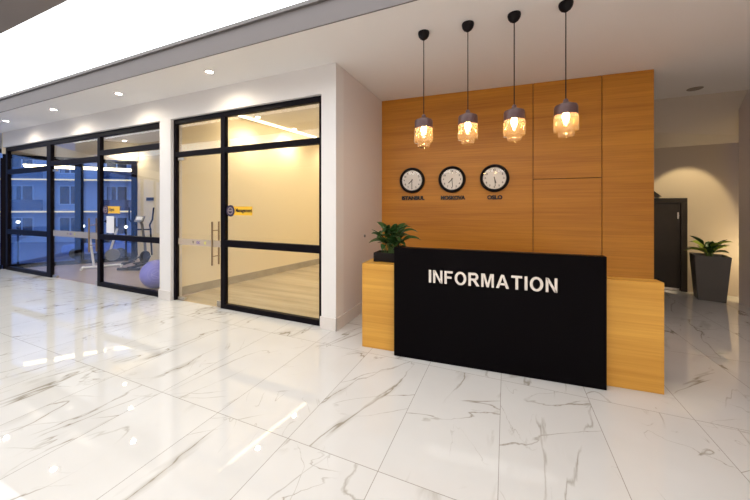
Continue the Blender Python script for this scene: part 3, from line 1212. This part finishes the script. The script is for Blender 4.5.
# ------------------------------------------------------------------ outside: street, building, car, lamps
def cw(X, Z):
    return (.92 * X - .392 * Z, .392 * X + .92 * Z)
ZS = -1.7
b = bm_()
prism(b, [cw(-70, 9.5), cw(-9.9, 12.5), cw(-4, 60), cw(-90, 60)], ZS - .1, ZS)
struct('street', b, M_asph)
pA, pB = cw(-42, 26.5), cw(-15, 30)
ang = math.atan2(pB[1] - pA[1], pB[0] - pA[0])
bd = thing('apartment_building', 'pale apartment building across the street with light streaks imitated on its balcony edges, seen through the gym glazing', 'building', (pA[0], pA[1], ZS), ang)
LB = math.hypot(pB[0] - pA[0], pB[1] - pA[1])
b = bm_()
box(b, 0, LB, 0, 6, 0, 8.75)
obj('wall', b, M_bldg, bd)
b = bm_()
box(b, -.3, LB + .3, -.5, 6.2, 8.75, 9.0)
obj('roof', b, M_bldg, bd)
for lv in (2.9, 5.75):
    b = bm_()
    box(b, 0, LB, -1.0, 0, lv - .2, lv)
    sl = obj('balcony_slab', b, M_bldg, bd)
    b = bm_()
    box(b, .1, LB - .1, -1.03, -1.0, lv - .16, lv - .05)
    obj('streak_line', b, M_streak, sl)  # glowing line imitating LED streaks reflected in the facade glass
for lv in (0, 2.9, 5.75):
    for k in range(7):
        x = 1.4 + k * 3.9
        b = bm_()
        for (a0, a1, c0, c1) in ((0, 1.9, 2.2, 2.3), (0, 1.9, .5, .6), (0, .1, .6, 2.2), (1.8, 1.9, .6, 2.2), (.9, 1.0, .6, 2.2)):
            box(b, x + a0, x + a1, -.06, -.001, lv + c0, lv + c1)
        wf_ = obj('window', b, M_bframe, bd)
        b = bm_()
        box(b, x + .1, x + 1.8, -.02, -.002, lv + .6, lv + 2.2)
        obj('pane', b, M_bwin, wf_)
        if (k + int(lv)) % 2 == 0:
            b = bm_()
            box(b, x + .15, x + .5, -.03, -.021, lv + .6, lv + 2.2)
            obj('curtain', b, M_curt, wf_)
        if lv > 0 and k % 2 == 0:
            b = bm_()
            box(b, x + .2, x + 3.4, -1.0, -.97, lv + .01, lv + .95)
            obj('balcony_railing', b, M_rail, bd)

cx, cy = cw(-17.6, 20.2)
car = thing('car', 'pale blue car parked in the street outside the gym glazing', 'car', (cx, cy, ZS), ang)
prof = [(-2.05, .30), (-2.1, .55), (-2.0, .85), (-1.35, .95), (-.85, 1.38), (.55, 1.42), (1.35, .98), (2.0, .88), (2.1, .6), (2.05, .30)]
b = bm_()
f0 = [b.verts.new((x, -.82, z)) for x, z in prof]
f1 = [b.verts.new((x, .82, z)) for x, z in prof]
b.faces.new(f0)
b.faces.new(list(reversed(f1)))
for i in range(len(prof)):
    j = (i + 1) % len(prof)
    b.faces.new((f0[i], f1[i], f1[j], f0[j]))
obj('body', b, M_car, car, bevel=.05)
b = bm_()
for sy in (-.835, .82):
    prism(b, [(0, 0)] * 0 or [(-1.05, sy), (1.0, sy), (1.0, sy + .015), (-1.05, sy + .015)], .98, 1.30)
obj('side_window', b, M_bwin, car)
for wx in (-1.3, 1.3):
    for wy in (-.78, .78):
        b = bm_()
        lathe(b, [(0, -.1), (.28, -.1), (.32, -.07), (.32, .07), (.28, .1), (0, .1)], seg=24, mat=Matrix.Translation((wx, wy, .32)) @ Matrix.Rotation(PI / 2, 4, 'X'), cap=False)
        obj('wheel', b, M_tyre, car, smooth=True)

def street_lamp(label, px, zpx, Z):
    X = (px - 375) / 307 * Z
    x, y = cw(X, Z)
    zz = 1.6 + (206 - zpx) * Z / 307
    t = thing('street_lamp', label, 'street lamp', (x, y, ZS), 0, 'globe lamps outside')
    b = bm_()
    tube(b, [(0, 0, 0), (0, 0, zz - ZS - .1)], .04, 10)
    obj('post', b, M_blackm, t, smooth=True)
    b = bm_()
    sphere(b, (0, 0, zz - ZS), .075, seg=16)
    obj('globe', b, M_globe, t, smooth=True)
street_lamp('globe street lamp outside, seen through the gym door beside its handle', 83, 226, 15)
street_lamp('globe street lamp outside, seen through the fixed pane far from the desk', 18, 222, 15.5)
street_lamp('globe street lamp outside, seen behind the white notice on the gym glass', 126, 227, 17)

# added glowing strip imitating light streaks mirrored in the facade glass
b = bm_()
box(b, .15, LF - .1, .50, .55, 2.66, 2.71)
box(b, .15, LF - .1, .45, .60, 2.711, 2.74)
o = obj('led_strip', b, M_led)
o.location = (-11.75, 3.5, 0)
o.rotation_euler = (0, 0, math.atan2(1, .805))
tag(o, 'added glowing strip outside the outer gym glazing, imitating light streaks mirrored in it', 'light strip')
